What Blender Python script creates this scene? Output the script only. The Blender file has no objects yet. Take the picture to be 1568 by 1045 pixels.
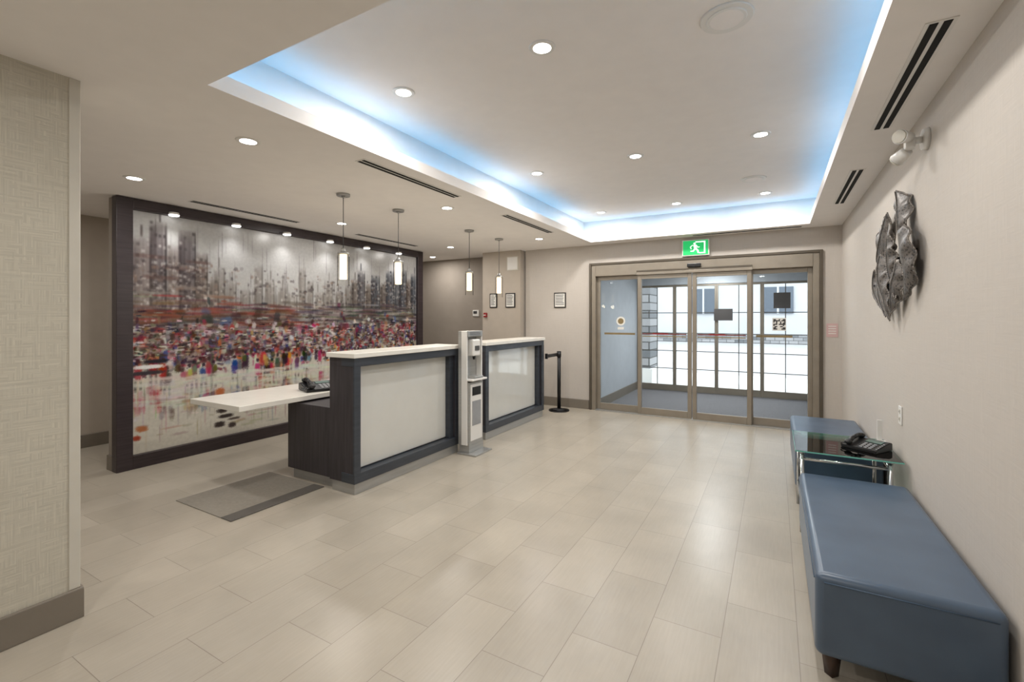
import bpy, bmesh, math, random
import numpy as np
from mathutils import Vector, Matrix
random.seed(3)
S = bpy.context.scene
COL = S.collection

# ------------------------------------------------------------------ materials
def lin(c):
    return tuple(((v/255)/12.92 if v/255 <= 0.04045 else ((v/255+0.055)/1.055)**2.4) for v in c)
def newmat(name):
    m = bpy.data.materials.new(name); m.use_nodes = True
    nt = m.node_tree; b = nt.nodes['Principled BSDF']
    return m, nt, b
def mixrgb(nt, fac, a, b, blend='MIX'):
    n = nt.nodes.new('ShaderNodeMix'); n.data_type = 'RGBA'; n.blend_type = blend
    for sock, v in ((n.inputs[0], fac), (n.inputs[6], a), (n.inputs[7], b)):
        if hasattr(v, 'is_output'): nt.links.new(v, sock)
        elif isinstance(v, (int, float)): sock.default_value = v
        else: sock.default_value = (*v, 1)
    return n.outputs[2]
def pos(nt, scale=(1,1,1), loc=(0,0,0)):
    g = nt.nodes.new('ShaderNodeNewGeometry'); mp = nt.nodes.new('ShaderNodeMapping')
    mp.inputs['Scale'].default_value = scale; mp.inputs['Location'].default_value = loc
    nt.links.new(g.outputs['Position'], mp.inputs['Vector']); return mp.outputs[0]
def noise(nt, vec, scale=1.0, detail=3, rough=.5):
    n = nt.nodes.new('ShaderNodeTexNoise'); n.inputs['Scale'].default_value = scale
    n.inputs['Detail'].default_value = detail; n.inputs['Roughness'].default_value = rough
    nt.links.new(vec, n.inputs['Vector']); return n.outputs[0]
def ramp(nt, v, a, b):
    n = nt.nodes.new('ShaderNodeMapRange'); n.inputs[1].default_value = a; n.inputs[2].default_value = b
    nt.links.new(v, n.inputs[0]); return n.outputs[0]
def bump(nt, b, h, strength=.2, dist=.002):
    n = nt.nodes.new('ShaderNodeBump'); n.inputs['Strength'].default_value = strength
    n.inputs['Distance'].default_value = dist
    nt.links.new(h, n.inputs['Height']); nt.links.new(n.outputs[0], b.inputs['Normal'])
def mat(name, c, rough=.5, metal=0, var=.06, vscale=(8,8,8), emit=None, estr=0, coat=0, bmp=0):
    m, nt, b = newmat(name)
    l = lin(c); d = tuple(max(0, v*(1-var*2)) for v in l); u = tuple(min(1, v*(1+var)) for v in l)
    f = noise(nt, pos(nt, vscale))
    nt.links.new(mixrgb(nt, ramp(nt, f, .3, .7), d, u), b.inputs['Base Color'])
    b.inputs['Roughness'].default_value = rough; b.inputs['Metallic'].default_value = metal
    b.inputs['Coat Weight'].default_value = coat
    if emit: 
        b.inputs['Emission Color'].default_value = (*lin(emit), 1); b.inputs['Emission Strength'].default_value = estr
    if bmp: bump(nt, b, f, bmp)
    return m
def wallpaper(name, c, amt=.13):
    m, nt, b = newmat(name); l = lin(c)
    h = noise(nt, pos(nt, (5,5,170)), 1, 2); v = noise(nt, pos(nt, (170,170,5)), 1, 2)
    vo = nt.nodes.new('ShaderNodeTexVoronoi'); vo.distance = 'CHEBYCHEV'
    nt.links.new(pos(nt, (7,7,9)), vo.inputs['Vector'])
    sp = nt.nodes.new('ShaderNodeSeparateColor'); nt.links.new(vo.outputs['Color'], sp.inputs[0])
    k = ramp(nt, sp.outputs[0], .2, .8)
    th = nt.nodes.new('ShaderNodeMix'); nt.links.new(k, th.inputs[0]); nt.links.new(h, th.inputs[2]); nt.links.new(v, th.inputs[3])
    f = ramp(nt, th.outputs[0], .25, .75)
    col = mixrgb(nt, f, tuple(x*(1-amt) for x in l), tuple(min(1, x*(1+amt)) for x in l))
    nt.links.new(col, b.inputs['Base Color']); b.inputs['Roughness'].default_value = .75
    bump(nt, b, f, .12, .001); return m
def wood(name, c, rough=.45, along='z'):
    m, nt, b = newmat(name); l = lin(c)
    sc = {'z': (60,60,3), 'y': (60,3,60)}[along]
    f = noise(nt, pos(nt, sc), 1, 4)
    nt.links.new(mixrgb(nt, ramp(nt, f, .3, .7), tuple(x*.7 for x in l), tuple(x*1.25 for x in l)), b.inputs['Base Color'])
    b.inputs['Roughness'].default_value = rough; bump(nt, b, f, .08, .001); return m
def emis(name, c, s):
    m, nt, b = newmat(name); b.inputs['Base Color'].default_value = (*lin(c), 1)
    b.inputs['Emission Color'].default_value = (*lin(c), 1); b.inputs['Emission Strength'].default_value = s; return m
def glass(name, tint=(1,1,1), ior=1.35, rough=0.0):
    m, nt, b = newmat(name); nt.nodes.remove(b)
    t = nt.nodes.new('ShaderNodeBsdfTransparent'); t.inputs[0].default_value = (*tint, 1)
    g = nt.nodes.new('ShaderNodeBsdfGlossy'); g.inputs['Roughness'].default_value = rough
    fr = nt.nodes.new('ShaderNodeFresnel'); fr.inputs[0].default_value = ior
    mx = nt.nodes.new('ShaderNodeMixShader')
    nt.links.new(fr.outputs[0], mx.inputs[0]); nt.links.new(t.outputs[0], mx.inputs[1]); nt.links.new(g.outputs[0], mx.inputs[2])
    nt.links.new(mx.outputs[0], nt.nodes['Material Output'].inputs[0]); return m

M = {}
M['paper_r'] = wallpaper('wallpaper_grey_beige', (194,187,179), .05)
M['paper_l'] = wallpaper('wallpaper_linen', (193,188,174), .15)
M['wall'] = mat('wall_paint_beige', (186,176,164), .8, var=.02)
M['wall_d'] = mat('wall_paint_taupe', (148,139,129), .8, var=.02)
M['ceil'] = mat('ceiling_paint', (238,234,231), .85, var=.01)
M['base'] = mat('baseboard_taupe', (124,116,105), .55, var=.03)
M['trim_l'] = mat('corner_trim', (205,201,190), .5, var=.02)
M['bronze'] = mat('door_bronze', (146,137,124), .4, .3, var=.04)
M['bronze_d'] = mat('door_bronze_dark', (92,84,73), .45, .3, var=.04)
M['glass'] = glass('clear_glass', (.97,.985,.985), 1.22)
M['glass_p'] = glass('pendant_glass', (.98,.98,.97), 1.12)
M['glass_t'] = glass('table_glass', (.84,.93,.91), 1.5)
M['glass_e'] = mat('glass_edge', (120,190,175), .15, var=.05)
M['dark'] = wood('espresso_wood', (56,52,56), .42)
M['frame'] = wood('mural_frame_wood', (54,45,48), .4, 'y')
M['front'] = mat('desk_front_charcoal', (62,67,75), .38, .1, var=.1, vscale=(3,3,30))
M['white'] = mat('quartz_white', (228,225,217), .25, var=.02)
M['panel'] = mat('backpainted_glass', (208,208,203), .09, var=.01, coat=.6)
M['alu'] = mat('brushed_aluminium', (176,176,174), .35, .6, var=.05, vscale=(2,2,60))
M['chrome'] = mat('chrome', (200,202,204), .15, 1, var=.03)
M['black'] = mat('black_plastic', (24,24,26), .35, var=.1)
M['blackm'] = mat('black_metal', (28,28,30), .45, .3, var=.1)
M['box'] = mat('dark_box_grey', (78,74,72), .6, var=.05)
M['grille'] = mat('dark_grille', (70,70,72), .6)
M['screen'] = mat('phone_screen', (90,110,105), .2)
M['key'] = mat('phone_keys', (150,152,155), .5)
M['wplastic'] = mat('white_plastic', (226,224,220), .4, var=.01)
M['lamp'] = emis('downlight_lens', (255,252,246), 18)
M['spot'] = emis('picture_light_lens', (255,253,250), 6)
M['pend'] = emis('pendant_diffuser', (255,232,190), 1.7)
M['tube'] = emis('tube_diffuser', (250,252,255), 2.0)
M['led'] = emis('cove_led_blue', (66,190,255), 5.6)
M['green'] = emis('exit_green', (20,170,90), .9)
M['signw'] = emis('exit_white', (240,255,245), 1.1)
M['paper'] = mat('paper_print', (228,226,220), .6, var=.02)
M['ink'] = mat('ink', (60,60,62), .6)
M['red'] = mat('red_vinyl', (150,40,42), .5)
M['redd'] = mat('dark_red_vinyl', (112,50,48), .5)
M['tan'] = mat('tan_vinyl', (134,116,80), .5)
M['pink'] = mat('pink_notice', (204,172,170), .6)
M['slot'] = mat('slot_black', (18,18,18), .9)
M['leg'] = wood('bench_leg_wood', (60,42,32), .4)
M['carpet'] = mat('entrance_carpet', (122,121,124), .95, var=.15, vscale=(90,90,90), bmp=.4)
M['mat'] = mat('floor_patch_grey', (138,132,122), .7, var=.05, vscale=(40,40,40))  # main tone of the thin floor patch
M['patch_d'] = mat('floor_patch_dark', (92,88,83), .7, var=.05)
M['vest'] = mat('vestibule_wall_paint', (186,192,198), .8, var=.02)
M['concrete'] = mat('exterior_concrete', (214,214,212), .9, var=.06, vscale=(.8,.8,.8))
M['facade'] = mat('exterior_facade', (190,192,195), .9, var=.05, vscale=(.5,.5,.5))
M['fwin'] = mat('exterior_window', (84,94,106), .3)
M['asphalt'] = mat('asphalt', (180,180,182), .95, var=.06)

# leather
m, nt, b = newmat('blue_leather')
f = noise(nt, pos(nt, (220,220,220)), 1, 3); g = noise(nt, pos(nt, (5,5,5)), 1, 2)
nt.links.new(mixrgb(nt, ramp(nt, g, .3, .7), lin((65,84,106)), lin((75,95,117))), b.inputs['Base Color'])
b.inputs['Roughness'].default_value = .33; b.inputs['Specular IOR Level'].default_value = .85
bump(nt, b, f, .12, .001); M['leather'] = m
M['piping'] = mat('leather_piping', (66,86,108), .4)
# sculpture metal
m, nt, b = newmat('hammered_metal')
vo = nt.nodes.new('ShaderNodeTexVoronoi'); vo.inputs['Scale'].default_value = 60
nt.links.new(pos(nt), vo.inputs['Vector'])
k = ramp(nt, vo.outputs['Distance'], .15, .5)
nt.links.new(mixrgb(nt, k, lin((30,27,26)), lin((98,92,87))), b.inputs['Base Color'])
b.inputs['Metallic'].default_value = .2; b.inputs['Roughness'].default_value = .45
bump(nt, b, vo.outputs['Distance'], .4, .003); M['hammer'] = m
M['rim'] = mat('leaf_rim_metal', (128,122,116), .4, .4)
# stone
m, nt, b = newmat('exterior_stone')
br = nt.nodes.new('ShaderNodeTexBrick'); br.inputs['Scale'].default_value = 1
br.inputs['Brick Width'].default_value = .45; br.inputs['Row Height'].default_value = .18; br.inputs['Mortar Size'].default_value = .012
br.inputs['Color1'].default_value = (*lin((160,160,162)), 1); br.inputs['Color2'].default_value = (*lin((98,101,105)), 1); br.inputs['Mortar'].default_value = (*lin((70,70,70)), 1)
sp = nt.nodes.new('ShaderNodeSeparateXYZ'); cb = nt.nodes.new('ShaderNodeCombineXYZ')
nt.links.new(pos(nt), sp.inputs[0]); nt.links.new(sp.outputs[0], cb.inputs[0]); nt.links.new(sp.outputs[2], cb.inputs[1]); nt.links.new(cb.outputs[0], br.inputs['Vector'])
nt.links.new(br.outputs[0], b.inputs['Base Color']); b.inputs['Roughness'].default_value = .9; M['stone'] = m
# floor tile
m, nt, b = newmat('floor_porcelain_tile')
sp = nt.nodes.new('ShaderNodeSeparateXYZ'); cb = nt.nodes.new('ShaderNodeCombineXYZ')
nt.links.new(pos(nt, loc=(.21,.12,0)), sp.inputs[0]); nt.links.new(sp.outputs[1], cb.inputs[0]); nt.links.new(sp.outputs[0], cb.inputs[1])
br = nt.nodes.new('ShaderNodeTexBrick'); br.offset = .5
br.inputs['Scale'].default_value = 1; br.inputs['Brick Width'].default_value = .6; br.inputs['Row Height'].default_value = .3
br.inputs['Mortar Size'].default_value = .0018; br.inputs['Mortar Smooth'].default_value = .3; br.inputs['Bias'].default_value = 0
br.inputs['Color1'].default_value = (*lin((174,166,153)), 1); br.inputs['Color2'].default_value = (*lin((165,157,144)), 1)
br.inputs['Mortar'].default_value = (*lin((136,127,115)), 1)
nt.links.new(cb.outputs[0], br.inputs['Vector'])
st = noise(nt, pos(nt, (90,6,1)), 1, 3); cl = noise(nt, pos(nt, (2.5,2.5,2)), 1, 4)
c1 = mixrgb(nt, ramp(nt, st, .3, .7), (.955,.95,.94), (1.02,1.02,1.02))
c2 = mixrgb(nt, ramp(nt, cl, .3, .7), (.90,.90,.90), (1.05,1.05,1.05))
o = mixrgb(nt, 1.0, br.outputs[0], c1, 'MULTIPLY'); o = mixrgb(nt, 1.0, o, c2, 'MULTIPLY')
nt.links.new(o, b.inputs['Base Color']); b.inputs['Roughness'].default_value = .30
inv = nt.nodes.new('ShaderNodeMath'); inv.operation = 'SUBTRACT'; inv.inputs[0].default_value = 1; nt.links.new(br.outputs[1], inv.inputs[1])
bump(nt, b, inv.outputs[0], .2, .001); M['tile'] = m
# mural paint
m, nt, b = newmat('mural_print')
at = nt.nodes.new('ShaderNodeVertexColor'); at.layer_name = 'Paint'
fn = noise(nt, pos(nt, (30,30,30)), 1, 4)
nt.links.new(mixrgb(nt, 1.0, at.outputs[0], mixrgb(nt, ramp(nt, fn, .3, .7), (.92,.92,.92), (1.04,1.04,1.04)), 'MULTIPLY'), b.inputs['Base Color'])
b.inputs['Roughness'].default_value = .22; b.inputs['Specular IOR Level'].default_value = .3; M['mural'] = m

# ------------------------------------------------------------------ mesh builder
class B:
    def __init__(s, name): s.name = name; s.bm = bmesh.new(); s.mats = []
    def mi(s, k):
        if k not in s.mats: s.mats.append(k)
        return s.mats.index(k)
    def add(s, t, k, smooth=None):
        i = s.mi(k)
        for f in t.faces:
            f.material_index = i
            if smooth is True: f.smooth = True
            elif smooth == 'quad': f.smooth = len(f.verts) == 4
            elif smooth == 'bev': f.smooth = f.calc_area() < .03
        me = bpy.data.meshes.new('t'); t.to_mesh(me); t.free(); s.bm.from_mesh(me); bpy.data.meshes.remove(me)
    def box(s, x0, x1, y0, y1, z0, z1, k, bev=0, seg=2, mtx=None, smooth=None):
        t = bmesh.new(); bmesh.ops.create_cube(t, size=1)
        for v in t.verts: v.co = Vector(((x0+x1)/2+v.co.x*(x1-x0), (y0+y1)/2+v.co.y*(y1-y0), (z0+z1)/2+v.co.z*(z1-z0)))
        if bev: bmesh.ops.bevel(t, geom=t.edges[:], offset=bev, segments=seg, affect='EDGES', profile=.5)
        if mtx: bmesh.ops.transform(t, matrix=mtx, verts=t.verts)
        s.add(t, k, smooth)
    def cyl(s, p0, p1, r0, k, r1=None, seg=28, caps=True):
        p0, p1 = Vector(p0), Vector(p1); d = p1-p0; r1 = r0 if r1 is None else r1
        t = bmesh.new(); bmesh.ops.create_cone(t, cap_ends=caps, segments=seg, radius1=r0, radius2=r1, depth=d.length)
        q = d.to_track_quat('Z', 'Y').to_matrix().to_4x4()
        bmesh.ops.transform(t, matrix=Matrix.Translation((p0+p1)/2) @ q, verts=t.verts); s.add(t, k, 'quad')
    def sph(s, c, r, k, sc=(1,1,1)):
        t = bmesh.new(); bmesh.ops.create_uvsphere(t, u_segments=20, v_segments=12, radius=r)
        for v in t.verts: v.co = Vector(c) + Vector((v.co.x*sc[0], v.co.y*sc[1], v.co.z*sc[2]))
        s.add(t, k, True)
    def tube(s, pts, r, k):
        for a, c in zip(pts, pts[1:]): s.cyl(a, c, r, k, seg=12)
        for a in pts[1:-1]: s.sph(a, r, k)
    def poly(s, pts, k):
        t = bmesh.new(); t.faces.new([t.verts.new(p) for p in pts]); s.add(t, k)
    def prism(s, pts, ext, k, bev=0):
        t = bmesh.new(); f = t.faces.new([t.verts.new(p) for p in pts])
        r = bmesh.ops.extrude_face_region(t, geom=[f])
        bmesh.ops.translate(t, vec=ext, verts=[v for v in r['geom'] if isinstance(v, bmesh.types.BMVert)])
        bmesh.ops.recalc_face_normals(t, faces=t.faces)
        if bev: bmesh.ops.bevel(t, geom=t.edges[:], offset=bev, segments=2, affect='EDGES')
        s.add(t, k)
    def done(s, mtx=None):
        if mtx: bmesh.ops.transform(s.bm, matrix=mtx, verts=s.bm.verts)
        co = [v.co for v in s.bm.verts]
        mn = [min(c[i] for c in co) for i in range(3)]; mx = [max(c[i] for c in co) for i in range(3)]
        o = Vector(((mn[0]+mx[0])/2, (mn[1]+mx[1])/2, mn[2]))
        bmesh.ops.translate(s.bm, vec=-o, verts=s.bm.verts)
        me = bpy.data.meshes.new(s.name); s.bm.to_mesh(me); s.bm.free()
        for k in s.mats: me.materials.append(M[k])
        ob = bpy.data.objects.new(s.name, me); ob.location = o; COL.objects.link(ob); return ob
def light(name, kind, loc, energy, parent=None, color=(1,1,1), size=.1, rot=(0,0,0), spot=None, blend=.5):
    l = bpy.data.lights.new(name, kind); l.energy = energy; l.color = color
    if kind == 'AREA': l.shape = 'DISK'; l.size = size
    else: l.shadow_soft_size = size
    if spot: l.spot_size = spot; l.spot_blend = blend
    o = bpy.data.objects.new(name, l); COL.objects.link(o); o.rotation_euler = rot
    if parent: o.parent = parent; o.location = Vector(loc)-parent.location
    else: o.location = loc
    return o

# ------------------------------------------------------------------ room
H = 2.6; XR = .72; YD = 6.96; XL = -6.7
b = B('floor'); b.box(XL-.1, XR+.1, -3.3, 7.04, -.1, 0, 'tile'); b.box(XL-.1, -3.7, 7.04, 7.6, -.1, 0, 'tile'); b.done()
b = B('wall_right'); b.box(XR, XR+.12, -3.3, 7.1, 0, 3.1, 'paper_r'); b.done()
b = B('wall_back'); b.box(XL-.1, XR, -3.3, -3.2, 0, 3.1, 'paper_r'); b.done()
b = B('wall_left'); b.box(XL-.1, XL, -3.2, 7.5, 0, 3.1, 'wall'); b.done()
b = B('wall_pillar'); b.box(-3.3, -2.93, -3.2, .90, 0, H, 'paper_l'); b.done()
b = B('trim_1'); b.box(-2.97, -2.925, .862, .905, .145, H, 'trim_l', .003); b.done()
b = B('wall_front_left'); b.box(-3.70, -2.55, YD, YD+.14, 0, 3.1, 'paper_r'); b.done()
b = B('wall_front_right'); b.box(.524, XR, YD, YD+.14, 0, 3.1, 'paper_r'); b.done()
b = B('wall_front_header'); b.box(-2.55, .524, YD, YD+.14, 2.31, 3.1, 'paper_r'); b.done()
b = B('wall_column'); b.box(-4.50, -3.74, 6.84, 7.5, 0, H, 'wall'); b.done()
b = B('wall_corridor'); b.box(XL, -4.5, 7.3, 7.5, 0, H, 'wall_d'); b.done()
def baseb(name, x0, x1, y0, y1): 
    b = B(name); b.box(x0, x1, y0, y1, 0, .135, 'base', .003); b.box(x0, x1, y0, y1, .128, .145, 'base', .006); b.done()
baseb('baseboard_pillar', -2.93, -2.912, -3.2, .915)
baseb('baseboard_pillar_end', -3.3, -2.93, .90, .918)
baseb('baseboard_right', XR-.018, XR, -3.2, YD)
baseb('baseboard_left', XL, XL+.018, -3.2, 7.3)
baseb('baseboard_front', -3.72, -2.56, YD-.018, YD)
baseb('baseboard_front_right', .53, XR-.02, YD-.018, YD)
baseb('baseboard_column', -4.5, -3.74, 6.822, 6.84)
baseb('baseboard_corridor', XL+.02, -4.5, 7.282, 7.3)
# ceiling with cove
ox0, ox1, oy0, oy1 = -2.43, .37, 1.23, 6.68; s_ = .18
b = B('ceiling')
X0, X1, Y0, Y1 = XL-.1, XR+.05, -3.3, 7.5
b.box(X0, ox0, Y0, Y1, H, H+.03, 'ceil'); b.box(ox1, X1, Y0, Y1, H, H+.03, 'ceil')
b.box(ox0, ox1, Y0, oy0, H, H+.03, 'ceil'); b.box(ox0, ox1, oy1, Y1, H, H+.03, 'ceil')
lip = .085; th = .02
b.box(ox0-th, ox0, oy0-th, oy1+th, H+.03, H+lip, 'ceil'); b.box(ox1, ox1+th, oy0-th, oy1+th, H+.03, H+lip, 'ceil')
b.box(ox0, ox1, oy0-th, oy0, H+.03, H+lip, 'ceil'); b.box(ox0, ox1, oy1, oy1+th, H+.03, H+lip, 'ceil')
ax0, ax1, ay0, ay1 = ox0-s_, ox1+s_, oy0-s_, oy1+s_
b.box(ax0-.03, ax0, ay0, ay1, H+.03, 2.99, 'ceil'); b.box(ax1, ax1+.03, ay0, ay1, H+.03, 2.99, 'ceil')
b.box(ax0, ax1, ay0-.03, ay0, H+.03, 2.99, 'ceil'); b.box(ax0, ax1, ay1, ay1+.03, H+.03, 2.99, 'ceil')
b.box(ax0-.03, ax1+.03, ay0-.03, ay1+.03, 2.95, 3.0, 'ceil'); b.done()
b = B('cove_light_strip')
z0, z1 = H+.031, H+.05; c0, c1 = .03, .06
b.box(ox0-c1, ox0-c0, oy0-c1, oy1+c1, z0, z1, 'led'); b.box(ox1+c0, ox1+c1, oy0-c1, oy1+c1, z0, z1, 'led')
b.box(ox0-c0, ox1+c0, oy0-c1, oy0-c0, z0, z1, 'led'); b.box(ox0-c0, ox1+c0, oy1+c0, oy1+c1, z0, z1, 'led'); b.done()

# downlights
def downlight(x, y, z, e):
    b = B('recessed_downlight')
    for i in range(28):
        a0, a1 = 2*math.pi*i/28, 2*math.pi*(i+1)/28
        def P(r, a, zz): return (x+r*math.cos(a), y+r*math.sin(a), zz)
        b.poly([P(.075, a0, z), P(.075, a1, z), P(.07, a1, z-.006), P(.07, a0, z-.006)], 'wplastic')
        b.poly([P(.07, a0, z-.006), P(.07, a1, z-.006), P(.05, a1, z-.006), P(.05, a0, z-.006)], 'wplastic')
    b.cyl((x, y, z-.0055), (x, y, z-.001), .05, 'lamp')
    o = b.done(); light('lamp', 'AREA', (x, y, z-.02), e, o, (1, .96, .91), .12)
E = 12.6
for y in (2.3, 4.27, 6.3):
    for x in (-.1, -1.12, -2.14): downlight(x, y, 2.95, E)
for y in (1.75, 3.84, 6.0):
    for x in (-2.97, -4.57): downlight(x, y, H, E*.8)
for (x, y) in ((-1.9,-.2), (-.3,-.2), (-1.9,-2.0), (-.3,-2.0), (-4.57,-.4), (-6.1,.6), (-6.1,3.6), (-5.6,6.8)): downlight(x, y, H, E*(.8 if y<0 else 1.0))  # those at negative y are unseen, added behind the camera to brighten the room

# slot diffusers
def diffuser(x0, x1, y0, y1):
    b = B('ceiling_air_diffuser'); z = H
    b.box(x0, x1, y0, y1, z-.004, z, 'wplastic')
    if y1-y0 > x1-x0:
        w = (x1-x0)
        for k in (.15, .58): b.box(x0+w*k, x0+w*(k+.27), y0+.01, y1-.01, z-.006, z-.001, 'slot')
    else:
        w = (y1-y0)
        for k in (.15, .58): b.box(x0+.01, x1-.01, y0+w*k, y0+w*(k+.27), z-.006, z-.001, 'slot')
    b.done()
for cx in (.56, -2.62, -4.97):
    for y0, y1 in ((2.36, 3.54), (4.42, 5.64)): diffuser(cx-.05, cx+.05, y0, y1)
diffuser(-1.0, .3, 6.78, 6.85)
# speakers
for (x, y) in ((-.21, 2.53), (-.2, 5.6)):
    b = B('ceiling_speaker'); b.cyl((x,y,2.95), (x,y,2.942), .125, 'wplastic', .12, 40); b.cyl((x,y,2.943), (x,y,2.938), .095, 'wplastic', .09, 40)
    for r in (.03,.055,.08):
        b.cyl((x,y,2.9385), (x,y,2.9375-.001*r), r, 'ceil', r-.004, 40)
    b.done()

# ------------------------------------------------------------------ mural
b = B('wall_partition'); b.box(-5.54, -5.425, 1.92, 6.19, 0, H, 'wall_d'); b.box(-5.545,-5.425,1.905,1.92,0,.14,'base'); b.done()
b = B('framed_cityscape_mural')
fx0, fx1 = -5.42, -5.32
b.box(fx0, fx1, 1.90, 2.03, 0.0, H-.005, 'frame', .004); b.box(fx0, fx1, 6.07, 6.20, 0, H-.005, 'frame', .004)
b.box(fx0, fx1, 2.03, 6.07, 0, .13, 'frame', .004); b.box(fx0, fx1, 2.03, 6.07, 2.49, H-.005, 'frame', .004)
b.box(fx0, -5.37, 2.03, 6.07, .13, 2.49, 'wplastic')
frame = b.done()
# painting
rng = np.random.default_rng(21); W, Hh = 820, 480
img = np.zeros((Hh, W, 3), float)
vv = np.linspace(0, 1, Hh)[:, None]; uu = np.linspace(0, 1, W)[None, :]
top = np.array([182,181,181.]); bot = np.array([206,201,189.])
k = np.clip((vv-.30)/.2, 0, 1)[..., None]; img[:] = bot*(1-k)+top*k
def blur(im, ry, rx):
    for ax, r in ((0, ry), (1, rx)):
        if r:
            p = [(0,0)]*3; p[ax] = (r, r); q = np.pad(im, p, mode='edge'); n = im.shape[ax]
            im = sum(np.take(q, range(i, i+n), axis=ax) for i in range(2*r+1))/(2*r+1)
    return im
def stt(u, v, w, h, c, a):       # soft-edged rectangular palette-knife stroke
    x0, x1 = int((u-w/2)*W), int((u+w/2)*W)+1; y0, y1 = int((v-h/2)*Hh), int((v+h/2)*Hh)+1
    x0, y0 = max(x0, 0), max(y0, 0); x1, y1 = min(x1, W), min(y1, Hh)
    if x1 <= x0 or y1 <= y0: return
    n = rng.random((1, x1-x0)) if h > w else rng.random((y1-y0, 1))
    fx = 1-np.abs(np.linspace(-1, 1, x1-x0+2)[1:-1])**5; fy = 1-np.abs(np.linspace(-1, 1, y1-y0+2)[1:-1])**5
    al = (a*(.65+.35*n)*fx[None, :]*fy[:, None])[..., None]
    img[y0:y1, x0:x1] = img[y0:y1, x0:x1]*(1-al)+np.array(c, float)*al
def dab(u, v, w, h, c, a, ang=0.):   # ragged brush dab
    R_ = max(w*W, h*Hh)*.75+2; cx, cy = u*W, v*Hh
    x0, x1 = max(int(cx-R_), 0), min(int(cx+R_)+1, W); y0, y1 = max(int(cy-R_), 0), min(int(cy+R_)+1, Hh)
    if x1 <= x0 or y1 <= y0: return
    X, Y = np.meshgrid(np.arange(x0, x1)-cx, np.arange(y0, y1)-cy)
    ca, sa = math.cos(ang), math.sin(ang); p = (X*ca+Y*sa)/(w*W/2+.3); q = (-X*sa+Y*ca)/(h*Hh/2+.3)
    dd = (np.abs(p)**3+np.abs(q)**3)**(1/3)+rng.normal(0, .16, X.shape)
    al = (a*np.clip((1.15-dd)/.4, 0, 1))[..., None]
    img[y0:y1, x0:x1] = img[y0:y1, x0:x1]*(1-al)+np.array(c, float)*al
R = rng.random; U = rng.uniform
def jit(c, j=14): return np.clip(np.array(c)+rng.normal(0, j, 3), 0, 255)
for i in range(300): 
    g = U(168, 196); stt(R(), U(.5, 1), U(.04,.2), U(.03,.1), (g+1, g, g-1), .3)
for i in range(300):
    g = U(190, 218); stt(R(), U(0, .34), U(.04,.15), U(.02,.07), (g, g-4, g-15), .3)
def building(u, w, t, c, a, wind=0, base=.54):
    stt(u, (t+base)/2, w, t-base, c, a); stt(u-w*.3, (t+base)/2-.01, w*.35, t-base-.02, tuple(x*.8 for x in c), a*.7)
    stt(u+w*.46, (t+base)/2, .0035, t-base, tuple(x*.6 for x in c), a)
    if R() < .45: stt(u+U(-.2,.2)*w, t+.02, .003, .05, tuple(x*.75 for x in c), a)
    if wind:
        nx = max(2, int(w*110)); nz = int((t-base)*42)
        for ix in range(nx):
            for iz in range(nz):
                if R() < wind:
                    cc = (204,200,197) if R() < .42 else tuple(x*.5 for x in c)
                    stt(u-w/2+(ix+.5)*w/nx+U(-.001,.001), base+(iz+.5)*(t-base)/nz+U(-.003,.003), w/nx*.55, (t-base)/nz*.5, cc, U(.3,.75))
# far pale skyline
for i in range(70): 
    g = U(128,160); building(U(.14,.95), U(.012,.04), U(.62,.75), (g+5,g,g-3), .42)
img = blur(img, 1, 1)
for u, w, t, g in ((.20,.03,.80,116),(.235,.022,.74,128),(.27,.03,.70,120),(.31,.026,.83,108),(.345,.03,.76,124),(.385,.028,.72,118),(.42,.035,.69,128),(.455,.025,.84,112),(.485,.022,.77,120),(.52,.034,.71,114),(.56,.026,.78,122),(.60,.03,.72,106),(.64,.028,.76,98)):
    building(u, w, t, (g+10,g+2,g-4), .6, .3)
# right dark blocks
for u, w, t, c in ((.67,.03,.80,(86,76,70)),(.70,.035,.86,(68,66,72)),(.735,.03,.78,(84,72,64)),(.77,.045,.84,(48,52,62)),(.81,.035,.79,(74,64,58)),(.845,.045,.88,(42,46,56)),(.885,.035,.83,(58,62,70)),(.92,.045,.90,(40,44,54)),(.955,.035,.84,(70,58,52)),(.985,.04,.88,(44,50,60))):
    building(u, w, t, c, .82, .3)
# left towers
for u, w, t, c in ((.018,.045,.90,(108,94,92)),(.055,.038,.97,(70,58,60)),(.09,.03,.88,(118,104,100)),(.12,.042,.95,(66,54,56)),(.155,.03,.86,(96,80,74)),(.185,.026,.74,(114,102,96))):
    building(u, w, t, c, .86, .5)
for i in range(12): stt(abs(rng.normal(.09,.05)), U(.62,.84), U(.04,.09), U(.008,.02), (84,52,46) if i%2 else (140,128,122), .55)
img = blur(img, 1, 1)
for i in range(1500):
    u = R(); den = .35+.65*(abs(u-.42)>.25)
    if R() > den: continue
    dab(u, U(.55,.80), U(.003,.012), U(.003,.018), [(200,196,192),(56,48,52),(128,102,88)][rng.choice(3, p=[.32,.46,.22])], U(.2,.55))
for i in range(120): dab(U(0,1), U(.5,.95), .002, U(.04,.16), (86,78,80), U(.15,.4))
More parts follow.
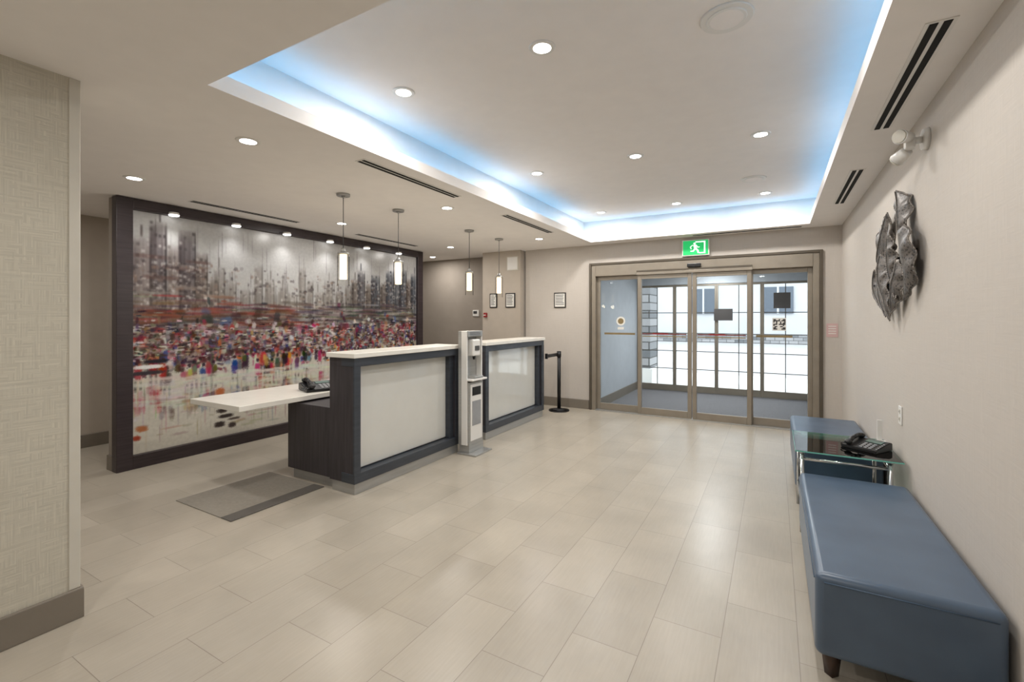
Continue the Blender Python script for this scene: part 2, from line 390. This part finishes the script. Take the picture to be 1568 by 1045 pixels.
# horizontal dark band at the foot of the buildings
for i in range(900):
    u = R(); v = rng.normal(.555, .04)
    cs = [(78,50,46),(124,68,52),(50,40,44),(136,124,118),(92,74,70),(142,62,48)] if u < .45 else [(66,60,62),(48,48,54),(150,146,142),(108,96,90),(84,66,58),(168,162,156)]
    dab(u, v, U(.015,.09), U(.004,.014), jit(cs[rng.integers(6)], 8), U(.35,.75))
neu = [(34,28,32),(58,42,44),(84,66,62),(118,98,90),(222,218,212),(204,198,190),(142,132,126),(46,38,50),(86,46,42),(168,158,150)]
acc = [(158,36,44),(170,44,78),(58,72,138),(206,104,54),(116,30,48),(178,54,46),(190,142,80),(90,106,150),(92,58,104),(190,88,104)]
for i in range(420):   # large under-patches
    u = R(); v = rng.normal(.43, .05)
    c = neu[rng.integers(len(neu))] if R() < .68 else acc[rng.integers(len(acc))]
    dab(u, v, U(.012,.035), U(.02,.06), jit(c, 8), U(.35,.7), U(-.3,.3))
img = blur(img, 1, 0)
for i in range(1300):
    u = R(); v = rng.normal(.42, .055)
    c = neu[rng.integers(len(neu))] if R() < .70 else acc[rng.integers(len(acc))]
    dab(u, v, U(.005,.016), U(.008,.035), jit(c, 10), U(.35,.85), U(-.4,.4))
for i in range(900):
    u = R(); v = rng.normal(.44, .06)
    dab(u, v, U(.002,.02), U(.002,.008), jit(neu[rng.integers(len(neu))], 10), U(.5,.9), U(-.2,.2))
for n in range(34):  # walking figures with reflections
    cu = U(.01,.99); v = U(.29,.36); c = acc[rng.integers(len(acc))] if R()<.6 else neu[rng.integers(4)]
    dab(cu, v, U(.012,.020), U(.05,.07), jit(c, 8), .85); dab(cu+U(-.006,.006), v+.02, U(.008,.014), .03, jit(c, 22), .85)
    dab(cu, v+.05, .008, .016, jit((58,46,44), 8), .9)
    stt(cu-.005, v-.055, .005, .05, jit((50,42,48), 8), .65); stt(cu+.006, v-.05, .005, .045, jit((60,50,54), 8), .6)
    for j in range(7): dab(cu+U(-.014,.014), v-.11+U(-.05,.03), U(.004,.012), U(.03,.07), jit(c, 16), .30)
for i in range(420):
    u = R(); v = .30-abs(rng.normal(0,.07)); dab(u, v, U(.015,.07), U(.006,.022), jit((216,211,200), 7), U(.3,.75), U(-.15,.15))
for i in range(160):
    dab(R(), U(.06,.28), U(.002,.004), U(.03,.12), jit((150,134,122), 20), U(.15,.4))
for i in range(90):
    dab(R(), U(.02,.22), U(.01,.06), U(.004,.012), jit((156,142,124), 14), .35)
for (u, v, w, h, c) in ((.205,.12,.02,.016,(60,52,50)),(.215,.09,.035,.014,(58,50,48)),(.20,.055,.022,.022,(60,52,50)),(.235,.045,.018,.02,(70,60,58)),(.02,.10,.02,.02,(176,110,72)),(.012,.065,.014,.016,(160,66,48)),(.2,.21,.02,.03,(190,110,70)),
                        (.03,.33,.07,.012,(60,55,60)),(.035,.355,.06,.014,(238,238,238)),(.05,.375,.05,.012,(44,42,50)),(.25,.115,.03,.010,(110,96,86)),(.24,.075,.03,.008,(90,80,75))):
    for j in range(3): dab(u+U(-.004,.004), v+U(-.004,.004), w, h, c, .7)
img = img*.6+blur(img, 1, 1)*.4
img = np.clip(img*.96, 0, 255)/255; img = np.where(img <= .04045, img/12.92, ((img+.055)/1.055)**2.4)
ys = np.linspace(2.031, 6.069, W); zs = np.linspace(.131, 2.489, Hh)
YY, ZZ = np.meshgrid(ys, zs)
co = np.stack([np.zeros_like(YY), YY-4.05, ZZ-1.31], -1).reshape(-1, 3)
idx = np.arange(W*Hh).reshape(Hh, W)
fc = np.stack([idx[:-1,:-1], idx[:-1,1:], idx[1:,1:], idx[1:,:-1]], -1).reshape(-1, 4)
me = bpy.data.meshes.new('mural_canvas'); me.vertices.add(len(co)); me.vertices.foreach_set('co', co.ravel())
me.loops.add(fc.size); me.loops.foreach_set('vertex_index', fc.ravel().astype(np.int32))
me.polygons.add(len(fc)); me.polygons.foreach_set('loop_start', np.arange(0, fc.size, 4, dtype=np.int32))
try: me.polygons.foreach_set('loop_total', np.full(len(fc), 4, dtype=np.int32))
except Exception: pass
me.update(calc_edges=True); me.validate()
ca = me.color_attributes.new('Paint', 'FLOAT_COLOR', 'POINT')
ca.data.foreach_set('color', np.concatenate([img.reshape(-1, 3), np.ones((W*Hh, 1))], 1).ravel().astype(np.float32))
me.materials.append(M['mural'])
canvas = bpy.data.objects.new('canvas', me); COL.objects.link(canvas); canvas.parent = frame
canvas.location = Vector((-5.362, 4.05, 1.31))-frame.location
# puck lights under the top rail of the frame
for y in (2.35, 2.97, 3.59, 4.23, 4.88, 5.55):
    b = B('puck_light')
    b.cyl((-5.268, y, 2.512), (-5.268, y, 2.489), .042, 'wplastic', .046); b.cyl((-5.268, y, 2.489), (-5.268, y, 2.478), .046, 'spot', .042)
    b.box(-5.322, -5.27, y-.02, y+.02, 2.497, 2.512, 'wplastic')
    o = b.done(); light('beam', 'SPOT', (-5.24, y, 2.46), 11, o, (1,.985,.965), .05, (0, math.radians(-8), 0), math.radians(120), 1)

# ------------------------------------------------------------------ reception desks
def desk(y0, y1):
    b = B('reception_desk'); xf = -2.97; xb = -3.27
    b.box(xb+.02, xf-.01, y0+.01, y1-.01, 0, .09, 'alu', .003)
    b.box(xb, xf, y0, y0+.06, .09, 1.12, 'dark', .003); b.box(xb, xf, y1-.06, y1, .09, 1.12, 'dark', .003)
    b.box(xb, xf-.14, y0+.06, y1-.06, .09, 1.12, 'dark')
    b.box(xf-.15, xf+.004, y0-.004, y1+.004, .09, .17, 'front', .003); b.box(xf-.15, xf+.004, y0-.004, y1+.004, 1.05, 1.12, 'front', .003)
    b.box(xf-.012, xf+.004, y0-.004, y0+.062, .17, 1.05, 'front'); b.box(xf-.012, xf+.004, y1-.062, y1+.004, .17, 1.05, 'front')
    b.box(xf-.14, xf-.09, y0+.06, y1-.06, .175, 1.045, 'alu', .002); b.box(xf-.1, xf-.082, y0+.068, y1-.13, .183, 1.037, 'panel', .002)
    b.box(xb-.02, xf+.02, y0-.02, y1+.02, 1.12, 1.16, 'white', .004)
    b.box(xf-.14, xf-.03, y1-.13, y1-.06, .17, 1.05, 'front', .002)
    return b
b = desk(2.62, 4.05)
b.box(-3.86, -3.27, 2.64, 4.0, .09, .685, 'dark', .003); b.box(-3.82, -3.25, 2.67, 3.98, 0, .09, 'alu', .003)
b.box(-4.43, -3.69, 2.1, 4.1, .70, .745, 'white', .004); b.box(-4.2, -3.8, 2.8, 4.0, .685, .70, 'dark')
b.done()
b = desk(4.58, 6.15); b.box(-3.86, -3.27, 4.6, 6.1, .09, .685, 'dark', .003); b.box(-3.82, -3.25, 4.62, 6.08, 0, .09, 'alu')
b.box(-4.43, -3.69, 4.5, 6.2, .70, .745, 'white', .004); b.box(-4.2, -3.8, 4.7, 6.0, .685, .70, 'dark'); b.done()
# thin grey patch on the floor, darker along its right edge
b = B('floor_patch'); b.box(-4.12, -3.47, 1.85, 2.63, 0, .006, 'mat', .002); b.box(-3.48, -3.35, 1.85, 2.63, 0, .007, 'patch_d', .002); b.done()

# phones
def phone(name, loc, rz, sc=1):
    b = B(name)
    b.prism([(-.11,-.1,0), (-.11,.1,0), (-.11,.1,.05), (-.11,.07,.055), (-.11,-.1,.018)], (.22,0,0), 'black', .004)
    def on(x, y, w, h, k, t=.004):
        zz = .018+(y+.1)*(.037/.17); ang = math.atan(.037/.17)
        b.box(-w/2, w/2, -h/2, h/2, 0, t, k, .0015, 1, Matrix.Translation((x, y, zz)) @ Matrix.Rotation(ang, 4, 'X'))
    on(.035, .035, .1, .045, 'screen')
    for i in range(4):
        for j in range(3): on(.005+j*.028, -.075+i*.022, .02, .013, 'key')
    for i in range(5): on(.098, -.07+i*.022, .012, .01, 'key')
    b.tube([(-.07,-.07,.042),(-.07,-.03,.062),(-.07,.03,.074),(-.07,.07,.074)], .014, 'black')
    b.sph((-.07,-.08,.040), .024, 'black', (1,1,.7)); b.sph((-.07,.078,.068), .024, 'black', (1,1,.7))
    pts = [Vector((-.09-.02*math.cos(a*.9), -.1+a*.006, .02+.012*math.sin(a*.9))) for a in range(0, 22)]
    b.tube(pts, .004, 'black')
    return b.done(Matrix.Translation(loc) @ Matrix.Rotation(rz, 4, 'Z') @ Matrix.Scale(sc, 4))
phone('desk_telephone', (.54, 3.92, .561), math.radians(-35), .98)
phone('desk_telephone', (-3.88, 2.98, .746), math.radians(70), 1.35)

# hand sanitizer stand
b = B('hand_sanitizer_stand')
b.box(-2.94, -2.70, 3.97, 4.29, 0, .018, 'alu', .004)
b.box(-2.93, -2.80, 4.0, 4.27, .018, .10, 'alu', .004)
b.box(-2.93, -2.89, 3.98, 4.28, .10, 1.31, 'alu', .004)
b.box(-2.89, -2.82, 3.98, 4.0, .10, 1.31, 'wplastic', .004); b.box(-2.89, -2.82, 4.26, 4.28, .10, 1.31, 'wplastic', .004)
b.box(-2.89, -2.80, 4.0, 4.26, .10, .76, 'alu', .004); b.box(-2.80, -2.796, 4.02, 4.24, .14, .74, 'wplastic', .001)
b.box(-2.797, -2.793, 4.05, 4.21, .62, .71, 'blackm'); b.box(-2.797, -2.793, 4.05, 4.21, .30, .56, 'key')
b.box(-2.89, -2.75, 3.99, 4.27, .78, .80, 'wplastic', .004); b.box(-2.89, -2.76, 4.05, 4.21, .80, .825, 'alu', .006)
b.box(-2.89, -2.79, 4.06, 4.2, 1.04, 1.22, 'wplastic', .015); b.cyl((-2.83,4.13,1.04), (-2.83,4.13,1.0), .018, 'blackm', .012)
b.box(-2.788, -2.784, 4.09, 4.17, 1.10, 1.15, 'grille')
b.box(-2.89, -2.81, 3.99, 4.27, 1.25, 1.31, 'alu', .004)
for i in range(4): b.box(-2.812, -2.808, 4.03, 4.23, 1.262+i*.01, 1.265+i*.01, 'grille')
b.done()

# stanchion
b = B('belt_stanchion'); x, y = -2.93, 6.62
b.cyl((x,y,0), (x,y,.015), .16, 'blackm'); b.cyl((x,y,.015), (x,y,.04), .15, 'blackm', .04); b.cyl((x,y,.02), (x,y,.84), .028, 'blackm'); b.cyl((x,y,.84), (x,y,.92), .034, 'black'); b.cyl((x,y,.92), (x,y,.93), .036, 'blackm', .03)
b.box(x-.012, x-.008, 6.19, y, .855, .905, 'black'); b.box(x-.03,x+.01,6.175,6.195,.84,.92,'black',.003); b.done()

# pendants
for y in (2.94, 3.66, 4.97, 5.72):
    x = -3.48; b = B('pendant_lamp')
    b.cyl((x,y,H), (x,y,H-.02), .062, 'alu', .06, 36); b.cyl((x,y,H-.02), (x,y,H-.035), .02, 'alu', .012)
    b.cyl((x,y,H-.03), (x,y,2.09), .0035, 'grille', seg=10)
    b.cyl((x,y,2.10), (x,y,2.055), .014, 'alu', .03); b.cyl((x,y,2.055), (x,y,2.04), .052, 'alu', .052)
    b.cyl((x,y,2.04), (x,y,1.81), .033, 'pend', .033)
    b.cyl((x,y,2.04), (x,y,1.75), .053, 'glass_p', caps=False, seg=36)
    o = b.done(); light('bulb', 'POINT', (x,y,1.72), 2.5, o, (1,.85,.62), .04)

# ------------------------------------------------------------------ benches
def bench(y0, y1):
    b = B('upholstered_bench'); x0, x1 = .14, .70
    b.box(x0, x1, y0, y1, .10, .432, 'leather', .030, 5, smooth='bev')
    r = .003; z = .400
    b.tube([(x0+.03,y0-.0005,z),(x1-.03,y0-.0005,z)], r, 'piping'); b.tube([(x0-.0005,y0+.03,z),(x0-.0005,y1-.03,z)], r, 'piping')
    b.tube([(x0+.03,y1+.0005,z),(x1-.03,y1+.0005,z)], r, 'piping')
    for (cx, cy) in ((x0+.06,y0+.07),(x1-.06,y0+.07),(x0+.06,y1-.07),(x1-.06,y1-.07)):
        b.cyl((cx,cy,0), (cx,cy,.105), .024, 'leg', .036, 4)
    b.done()
bench(2.2, 3.6); bench(4.3, 5.66)
# side table
b = B('glass_side_table'); x0, x1, y0, y1 = .12, .69, 3.64, 4.27
b.box(x0, x1, y0, y1, .550, .560, 'glass_t', .002); 
b.box(x0, x1, y0-.001, y0+.0015, .551, .559, 'glass_e'); b.box(x0-.001, x0+.0015, y0, y1, .551, .559, 'glass_e')
b.box(x0, x1, y1-.0015, y1+.001, .551, .559, 'glass_e')
for (cx, cy) in ((x0+.04,y0+.04),(x1-.06,y0+.04),(x0+.04,y1-.04),(x1-.06,y1-.04)):
    b.cyl((cx,cy,0), (cx,cy,.54), .013, 'chrome'); b.cyl((cx,cy,.54), (cx,cy,.55), .02, 'chrome')
for (a, c) in (((x0+.04,y0+.04),(x1-.06,y0+.04)),((x0+.04,y1-.04),(x1-.06,y1-.04)),((x0+.04,y0+.04),(x0+.04,y1-.04)),((x1-.06,y0+.04),(x1-.06,y1-.04))):
    b.cyl((a[0],a[1],.50), (c[0],c[1],.50), .010, 'chrome'); b.cyl((a[0],a[1],.18), (c[0],c[1],.18), .010, 'chrome')
b.box(x0+.04, x1-.06, y0+.04, y1-.04, .191, .198, 'glass_t'); b.done()
b = B('card_holder'); b.box(.635,.665,4.16,4.17,.561,.72,'wplastic',.003); b.box(.61,.69,4.13,4.2,.561,.568,'wplastic',.002); b.done()
b = B('wall_outlet'); b.box(XR-.008, XR, 3.85, 3.93, .75, .87, 'wplastic', .003)
for z in (.785,.835): b.box(XR-.011, XR-.007, 3.873, 3.907, z-.015, z+.015, 'trim_l', .003); b.box(XR-.0115,XR-.0105,3.882,3.885,z-.006,z+.006,'ink'); b.box(XR-.0115,XR-.0105,3.895,3.898,z-.006,z+.006,'ink')
b.done()

# sculpture : overlapping hammered-metal leaves
def catmull(P, n):
    P = [P[0]]+list(P)+[P[-1]]; out = []
    for i in range(1, len(P)-2):
        for j in range(n):
            t = j/n; out.append([.5*((2*P[i][k])+(-P[i-1][k]+P[i+1][k])*t+(2*P[i-1][k]-5*P[i][k]+4*P[i+1][k]-P[i+2][k])*t*t+(-P[i-1][k]+3*P[i][k]-3*P[i+1][k]+P[i+2][k])*t**3) for k in range(len(P[0]))])
    out.append(list(P[-2])); return out
b = B('metal_leaf_wall_sculpture')
# each point: y, z, half width, x (depth), side tilt
leaves = [
 [(3.72,2.25,.004,.66,0),(3.68,2.18,.05,.66,.02),(3.62,2.10,.09,.65,.02),(3.60,2.02,.08,.65,.0),(3.62,1.94,.02,.66,-.01)],
 [(3.62,1.98,.02,.655,0),(3.53,1.91,.11,.645,-.02),(3.46,1.82,.14,.64,-.02),(3.44,1.73,.11,.65,-.01),(3.48,1.64,.06,.66,.0),(3.54,1.56,.004,.67,0)],
 [(4.02,2.17,.004,.67,0),(4.08,2.11,.07,.66,.01),(4.16,2.03,.12,.655,.01),(4.26,1.95,.15,.655,.02),(4.32,1.87,.13,.66,.0),(4.26,1.80,.03,.67,-.01)],
 [(3.92,2.08,.01,.66,0),(3.88,1.98,.07,.645,-.02),(3.87,1.88,.10,.64,-.02),(3.84,1.77,.09,.64,.0),(3.78,1.66,.05,.65,.01),(3.72,1.57,.004,.66,0)],
 [(4.15,1.90,.01,.65,0),(4.14,1.81,.09,.635,.02),(4.10,1.71,.11,.63,.01),(4.02,1.61,.08,.64,-.01),(3.97,1.52,.05,.65,-.01),(3.95,1.43,.004,.67,0)],
 [(3.70,1.80,.01,.66,0),(3.70,1.73,.07,.65,.01),(3.73,1.66,.09,.64,.01),(3.80,1.58,.07,.65,0),(3.86,1.48,.004,.66,0)],
 [(4.50,1.82,.004,.67,0),(4.56,1.75,.05,.67,.01),(4.52,1.67,.08,.665,.01),(4.40,1.60,.06,.665,0),(4.24,1.52,.004,.67,0)],
 [(4.32,1.78,.01,.68,0),(4.34,1.70,.08,.67,.01),(4.28,1.62,.08,.66,0),(4.18,1.54,.05,.66,0),(4.08,1.46,.004,.67,0)]]
for li, P in enumerate(leaves):
    C = catmull(P, 8); t = bmesh.new(); rows = []
    for i, (y, z, w, xb, tl) in enumerate(C):
        w = max(w, .003); row = []
        y2, z2 = C[min(i+1, len(C)-1)][:2]; y1, z1 = C[max(i-1, 0)][:2]
        d = Vector((y2-y1, z2-z1)); d.normalize(); n = Vector((d.y, -d.x))
        for j in range(13):
            q = j/6-1
            row.append(t.verts.new((xb+.04*(q*q)*min(1, w/.1)+tl*q-.012*abs(q)*math.cos(i*.8)*min(1, w/.1), y+n.x*w*q, z+n.y*w*q)))
        rows.append(row)
    for a, c in zip(rows, rows[1:]):
        for j in range(12): t.faces.new([a[j], a[j+1], c[j+1], c[j]])
    bmesh.ops.recalc_face_normals(t, faces=t.faces)
    e0 = [r_[0].co.copy() for r_ in rows]; e1 = [r_[12].co.copy() for r_ in rows]
    bmesh.ops.solidify(t, geom=t.faces[:], thickness=.005)
    b.add(t, 'hammer', True)
    for e in (e0, e1): b.tube(e, .004, 'rim')
    rib = [Vector((c[3]-.004, c[0], c[1])) for c in C[1:-1]]; b.tube(rib, .003, 'rim')
for (y, z) in ((3.50, 1.85), (4.24, 1.9), (3.86, 1.84), (4.08,1.68), (4.5,1.7)): b.cyl((.665, y, z), (XR, y, z), .008, 'blackm')
b.done()

# emergency light
b = B('emergency_light')
b.cyl((XR,3.28,2.42), (XR-.025,3.28,2.42), .06, 'wplastic', .055); b.cyl((XR-.025,3.28,2.42), (XR-.06,3.28,2.42), .018, 'wplastic')
b.box(XR-.10, XR-.055, 3.255, 3.305, 2.375, 2.45, 'wplastic', .010)
b.cyl((XR-.08,3.26,2.435), (XR-.135,3.20,2.43), .026, 'wplastic', .038); b.cyl((XR-.135,3.20,2.43), (XR-.141,3.193,2.429), .035, 'trim_l', .033)
b.cyl((XR-.08,3.30,2.38), (XR-.12,3.35,2.345), .026, 'wplastic', .038); b.cyl((XR-.12,3.35,2.345), (XR-.125,3.357,2.341), .035, 'trim_l', .033); b.done()

# exit sign
b = B('exit_sign'); cx, y, z = -.97, YD, 2.44
b.box(cx-.18, cx+.18, y-.05, y, z-.115, z+.115, 'wplastic', .006); b.box(cx-.165, cx+.165, y-.054, y-.049, z-.10, z+.10, 'green')
yy = y-.0545
def q(pts): b.prism([(cx+px, yy, z+pz) for px, pz in pts], (0, -.001, 0), 'signw')
q([(.05,-.085),(.13,-.085),(.13,.085),(.0,.085),(.0,.07),(.112,.07),(.112,-.07),(.05,-.07)])
b.cyl((cx-.012, yy, z+.055), (cx-.012, yy-.002, z+.055), .015, 'signw')
q([(-.03,.035),(.01,.04),(.02,-.01),(-.015,-.015)]); q([(.015,-.01),(-.01,-.012),(.02,-.045),(.03,-.08),(.045,-.08),(.042,-.04)])
q([(-.015,-.01),(.005,-.02),(-.025,-.055),(-.065,-.055),(-.065,-.042),(-.033,-.04)]); q([(.008,.038),(.018,.03),(.035,.008),(.055,.01),(.055,.0),(.03,-.004)]); q([(-.03,.035),(-.06,.01),(-.05,-.02),(-.06,-.02),(-.072,.012),(-.04,.04)])
b.done()

# notices
def notice(name, cx, y, cz, w, h, fr='black'):
    b = B(name); b.box(cx-w/2, cx+w/2, y-.015, y, cz-h/2, cz+h/2, fr, .003); b.box(cx-w/2+.018, cx+w/2-.018, y-.017, y-.014, cz-h/2+.018, cz+h/2-.018, 'paper')
    for i in range(7):
        zz = cz+h/2-.04-i*(h-.07)/7; b.box(cx-w/2+.03, cx+w/2-.03-random.random()*.03, y-.018, y-.0165, zz-.006, zz+.004, 'ink')
    b.done()
notice('framed_notice', -3.06, YD, 1.74, .21, .25)
notice('framed_notice', -4.27, 6.84, 1.75, .15, .25)
notice('framed_notice', -3.93, 6.84, 1.75, .19, .25)
b = B('wall_notice'); b.box(.56,.68,YD-.004,YD,1.21,1.38,'pink'); 
for i in range(4): b.box(.58,.66,YD-.005,YD-.0035,1.34-i*.03,1.35-i*.03,'paper')
b.done()
b = B('access_panel'); b.box(-4.0,-3.78,6.832,6.842,2.26,2.50,'trim_l',.002); b.box(-3.985,-3.795,6.829,6.834,2.275,2.485,'wplastic',.002); b.done()
b = B('fire_alarm_pull'); b.box(-4.46,-4.40,6.80,6.842,1.46,1.54,'red',.006); b.box(-4.45,-4.41,6.79,6.80,1.49,1.505,'wplastic'); b.done()
b = B('thermostat'); b.box(-5.02,-4.88,7.28,7.302,1.48,1.6,'wplastic',.006); b.box(-5.0,-4.92,7.275,7.281,1.53,1.58,'ink'); b.done()
b = B('security_camera'); b.cyl((-4.62,7.1,H+.002),(-4.62,7.1,H-.03),.06,'wplastic'); b.sph((-4.62,7.1,H-.04),.045,'black'); b.done()

# ------------------------------------------------------------------ entrance
def panel(b, x0, x1, y, z0, z1, st=.055, top=.06, bot=.10, fr='bronze', gl=True):
    b.box(x0, x0+st, y-.022, y+.022, z0, z1, fr, .004); b.box(x1-st, x1, y-.022, y+.022, z0, z1, fr, .004)
    b.box(x0+st, x1-st, y-.022, y+.022, z0, z0+bot, fr, .004); b.box(x0+st, x1-st, y-.022, y+.022, z1-top, z1, fr, .004)
    b.box(x0+st, x1-st, y-.003, y+.003, z0+bot, z1-top, 'glass')
b = B('door_1')
for (x0, x1, z0, z1) in ((-2.55,-2.515,0,2.31),(.489,.524,0,2.31),(-2.515,.489,2.275,2.31)): b.box(x0, x1, YD-.03, YD+.13, z0, z1, 'bronze_d', .004)
b.box(-2.515,-2.45,YD-.015,YD+.12,0,2.275,'bronze',.004); b.box(.42,.489,YD-.015,YD+.12,0,2.275,'bronze',.004)
b.box(-2.45,.42,YD-.02,YD+.12,2.10,2.275,'bronze',.006); b.box(-1.80,-.26,YD-.05,YD-.02,2.13,2.16,'bronze_d',.004); b.box(-1.80,-.26,YD-.05,YD+.0,2.09,2.13,'bronze',.004)
b.box(-2.45,.42,YD-.04,YD+.12,0,.012,'alu',.003)
panel(b,-2.45,-1.75,YD+.07,.012,2.10); panel(b,-.31,.42,YD+.07,.012,2.10); panel(b,-1.79,-1.025,YD+.0,.012,2.09); panel(b,-1.015,-.27,YD+.0,.012,2.09)
b.box(-1.08,-.90,YD-.07,YD-.02,2.17,2.22,'black',.006)
y2 = YD+.0-.006; y3 = YD+.07-.006
b.box(-2.33,-1.85,y3,y3+.002,1.19,1.22,'tan'); b.box(-.22,.2,y3,y3+.002,1.19,1.22,'tan')
for (x0, x1) in ((-1.72,-1.10),(-.95,-.34)):
    b.box(x0,x1,y2,y2+.002,1.205,1.222,'redd'); b.box(x0+.15,x1-.25,y2-.001,y2,1.205,1.225,'red'); b.box(x0,x1,y2,y2+.002,1.17,1.185,'tan')
b.cyl((-2.07,y3,1.40),(-2.07,y3+.002,1.40),.07,'paper'); b.cyl((-2.07,y3-.001,1.40),(-2.07,y3,1.40),.045,'tan'); b.box(-2.12,-2.02,y3,y3+.002,1.27,1.31,'paper')
b.box(-.03,.13,y3,y3+.002,1.28,1.45,'paper')
for i in range(9):
    for j in range(9):
        if random.random() < .55 or (i in (0,1,7,8) and j in (0,1,7,8)): b.box(-.018+i*.0155,-.018+(i+1)*.0155,y3-.001,y3,1.295+j*.0155,1.295+(j+1)*.0155,'ink')
b.done()
VY = 9.5
b = B('door_2')  # outer entrance: glazed doors between fixed side panels
b.box(-2.44,.59,VY-.04,VY+.05,2.10,2.39,'vest',.004)
for x in (-2.44,.53): b.box(x,x+.05,VY-.04,VY+.05,.01,2.10,'bronze',.004)
for (x0,x1) in ((-2.39,-1.72),(-1.72,-.96),(-.96,-.2),(-.2,.53)):
    panel(b,x0,x1,VY,.01,2.10,.032,.04,.12,'bronze')
    for z in (.45,.8,1.15,1.55): b.box(x0+.03,x1-.03,VY+.006,VY+.014,z-.007,z+.007,'bronze_d')
    b.box((x0+x1)/2-.007,(x0+x1)/2+.007,VY+.006,VY+.014,.13,2.06,'bronze_d')
b.box(-1.0,-.68,VY-.05,VY-.03,1.40,1.62,'box'); b.box(-.02,.24,VY-.05,VY-.03,1.62,1.90,'box')  # two plain dark boxes in front of the outer glazing
b.done()
b = B('wall_vestibule_left'); b.box(-2.57,-2.45,7.10,9.56,0,2.5,'vest'); b.done()
b = B('wall_vestibule_right'); b.box(.6,.72,7.10,9.56,0,2.5,'vest'); b.done()
b = B('ceiling_vestibule'); b.box(-2.57,.72,7.10,9.56,2.4,2.5,'ceil'); b.done()
b = B('baseboard_vestibule'); b.box(-2.45,-2.43,7.12,9.45,.005,.15,'base'); b.done()
b = B('floor_vestibule'); b.box(-2.57,.72,7.04,9.56,-.1,.004,'carpet'); b.done()
for y in (8.0, 8.9): 
    b = B('vestibule_light'); b.box(-1.6,-.3,y-.06,y+.06,2.37,2.4,'wplastic',.004); b.box(-1.58,-.32,y-.05,y+.05,2.365,2.371,'tube')
    o = b.done(); light('tube', 'AREA', (-.95,y,2.34), 18, o, (.97,.985,1), .4)
# exterior
b = B('exterior_ground'); b.box(-30,30,9.56,60,-.15,-.02,'asphalt'); b.box(-8,8,9.56,13,-.15,-.01,'concrete'); b.done()
b = B('exterior_stone_column'); b.box(-3.15,-2.45,10.6,11.3,-.02,3.4,'stone'); b.box(-3.2,-2.4,10.55,11.35,-.02,.3,'concrete',.01); b.box(-3.2,-2.4,10.55,11.35,3.3,3.5,'concrete',.01); b.done()
b = B('exterior_building'); b.box(-26,24,30,38,-.02,11,'facade'); b.box(-26,24,29.8,30,4.4,4.8,'fwin'); b.box(-26,24,29.85,30,.0,.5,'stone')
for i in range(13):
    for z in (1.7,5.4,8.6): 
        x=-24+i*3.9; b.box(x,x+1.5,29.9,30.02,z,z+1.5,'fwin'); b.box(x+.7,x+.8,29.86,29.95,z,z+1.5,'facade')
b.done()

# ------------------------------------------------------------------ world & camera
w = bpy.data.worlds.new('World'); S.world = w; w.use_nodes = True
bg = w.node_tree.nodes['Background']; bg.inputs[0].default_value = (.93,.965,1,1); bg.inputs[1].default_value = 3.6
cam = bpy.data.cameras.new('Camera'); cam.sensor_width = 36; cam.lens = 16.2; cam.shift_y = -.0226; cam.clip_start = .05
co = bpy.data.objects.new('Camera', cam); COL.objects.link(co); co.location = (0,0,1.45)
co.rotation_euler = (math.radians(90), 0, math.radians(29.7)); S.camera = co
S.view_settings.view_transform = 'Standard'; S.view_settings.exposure = -.05
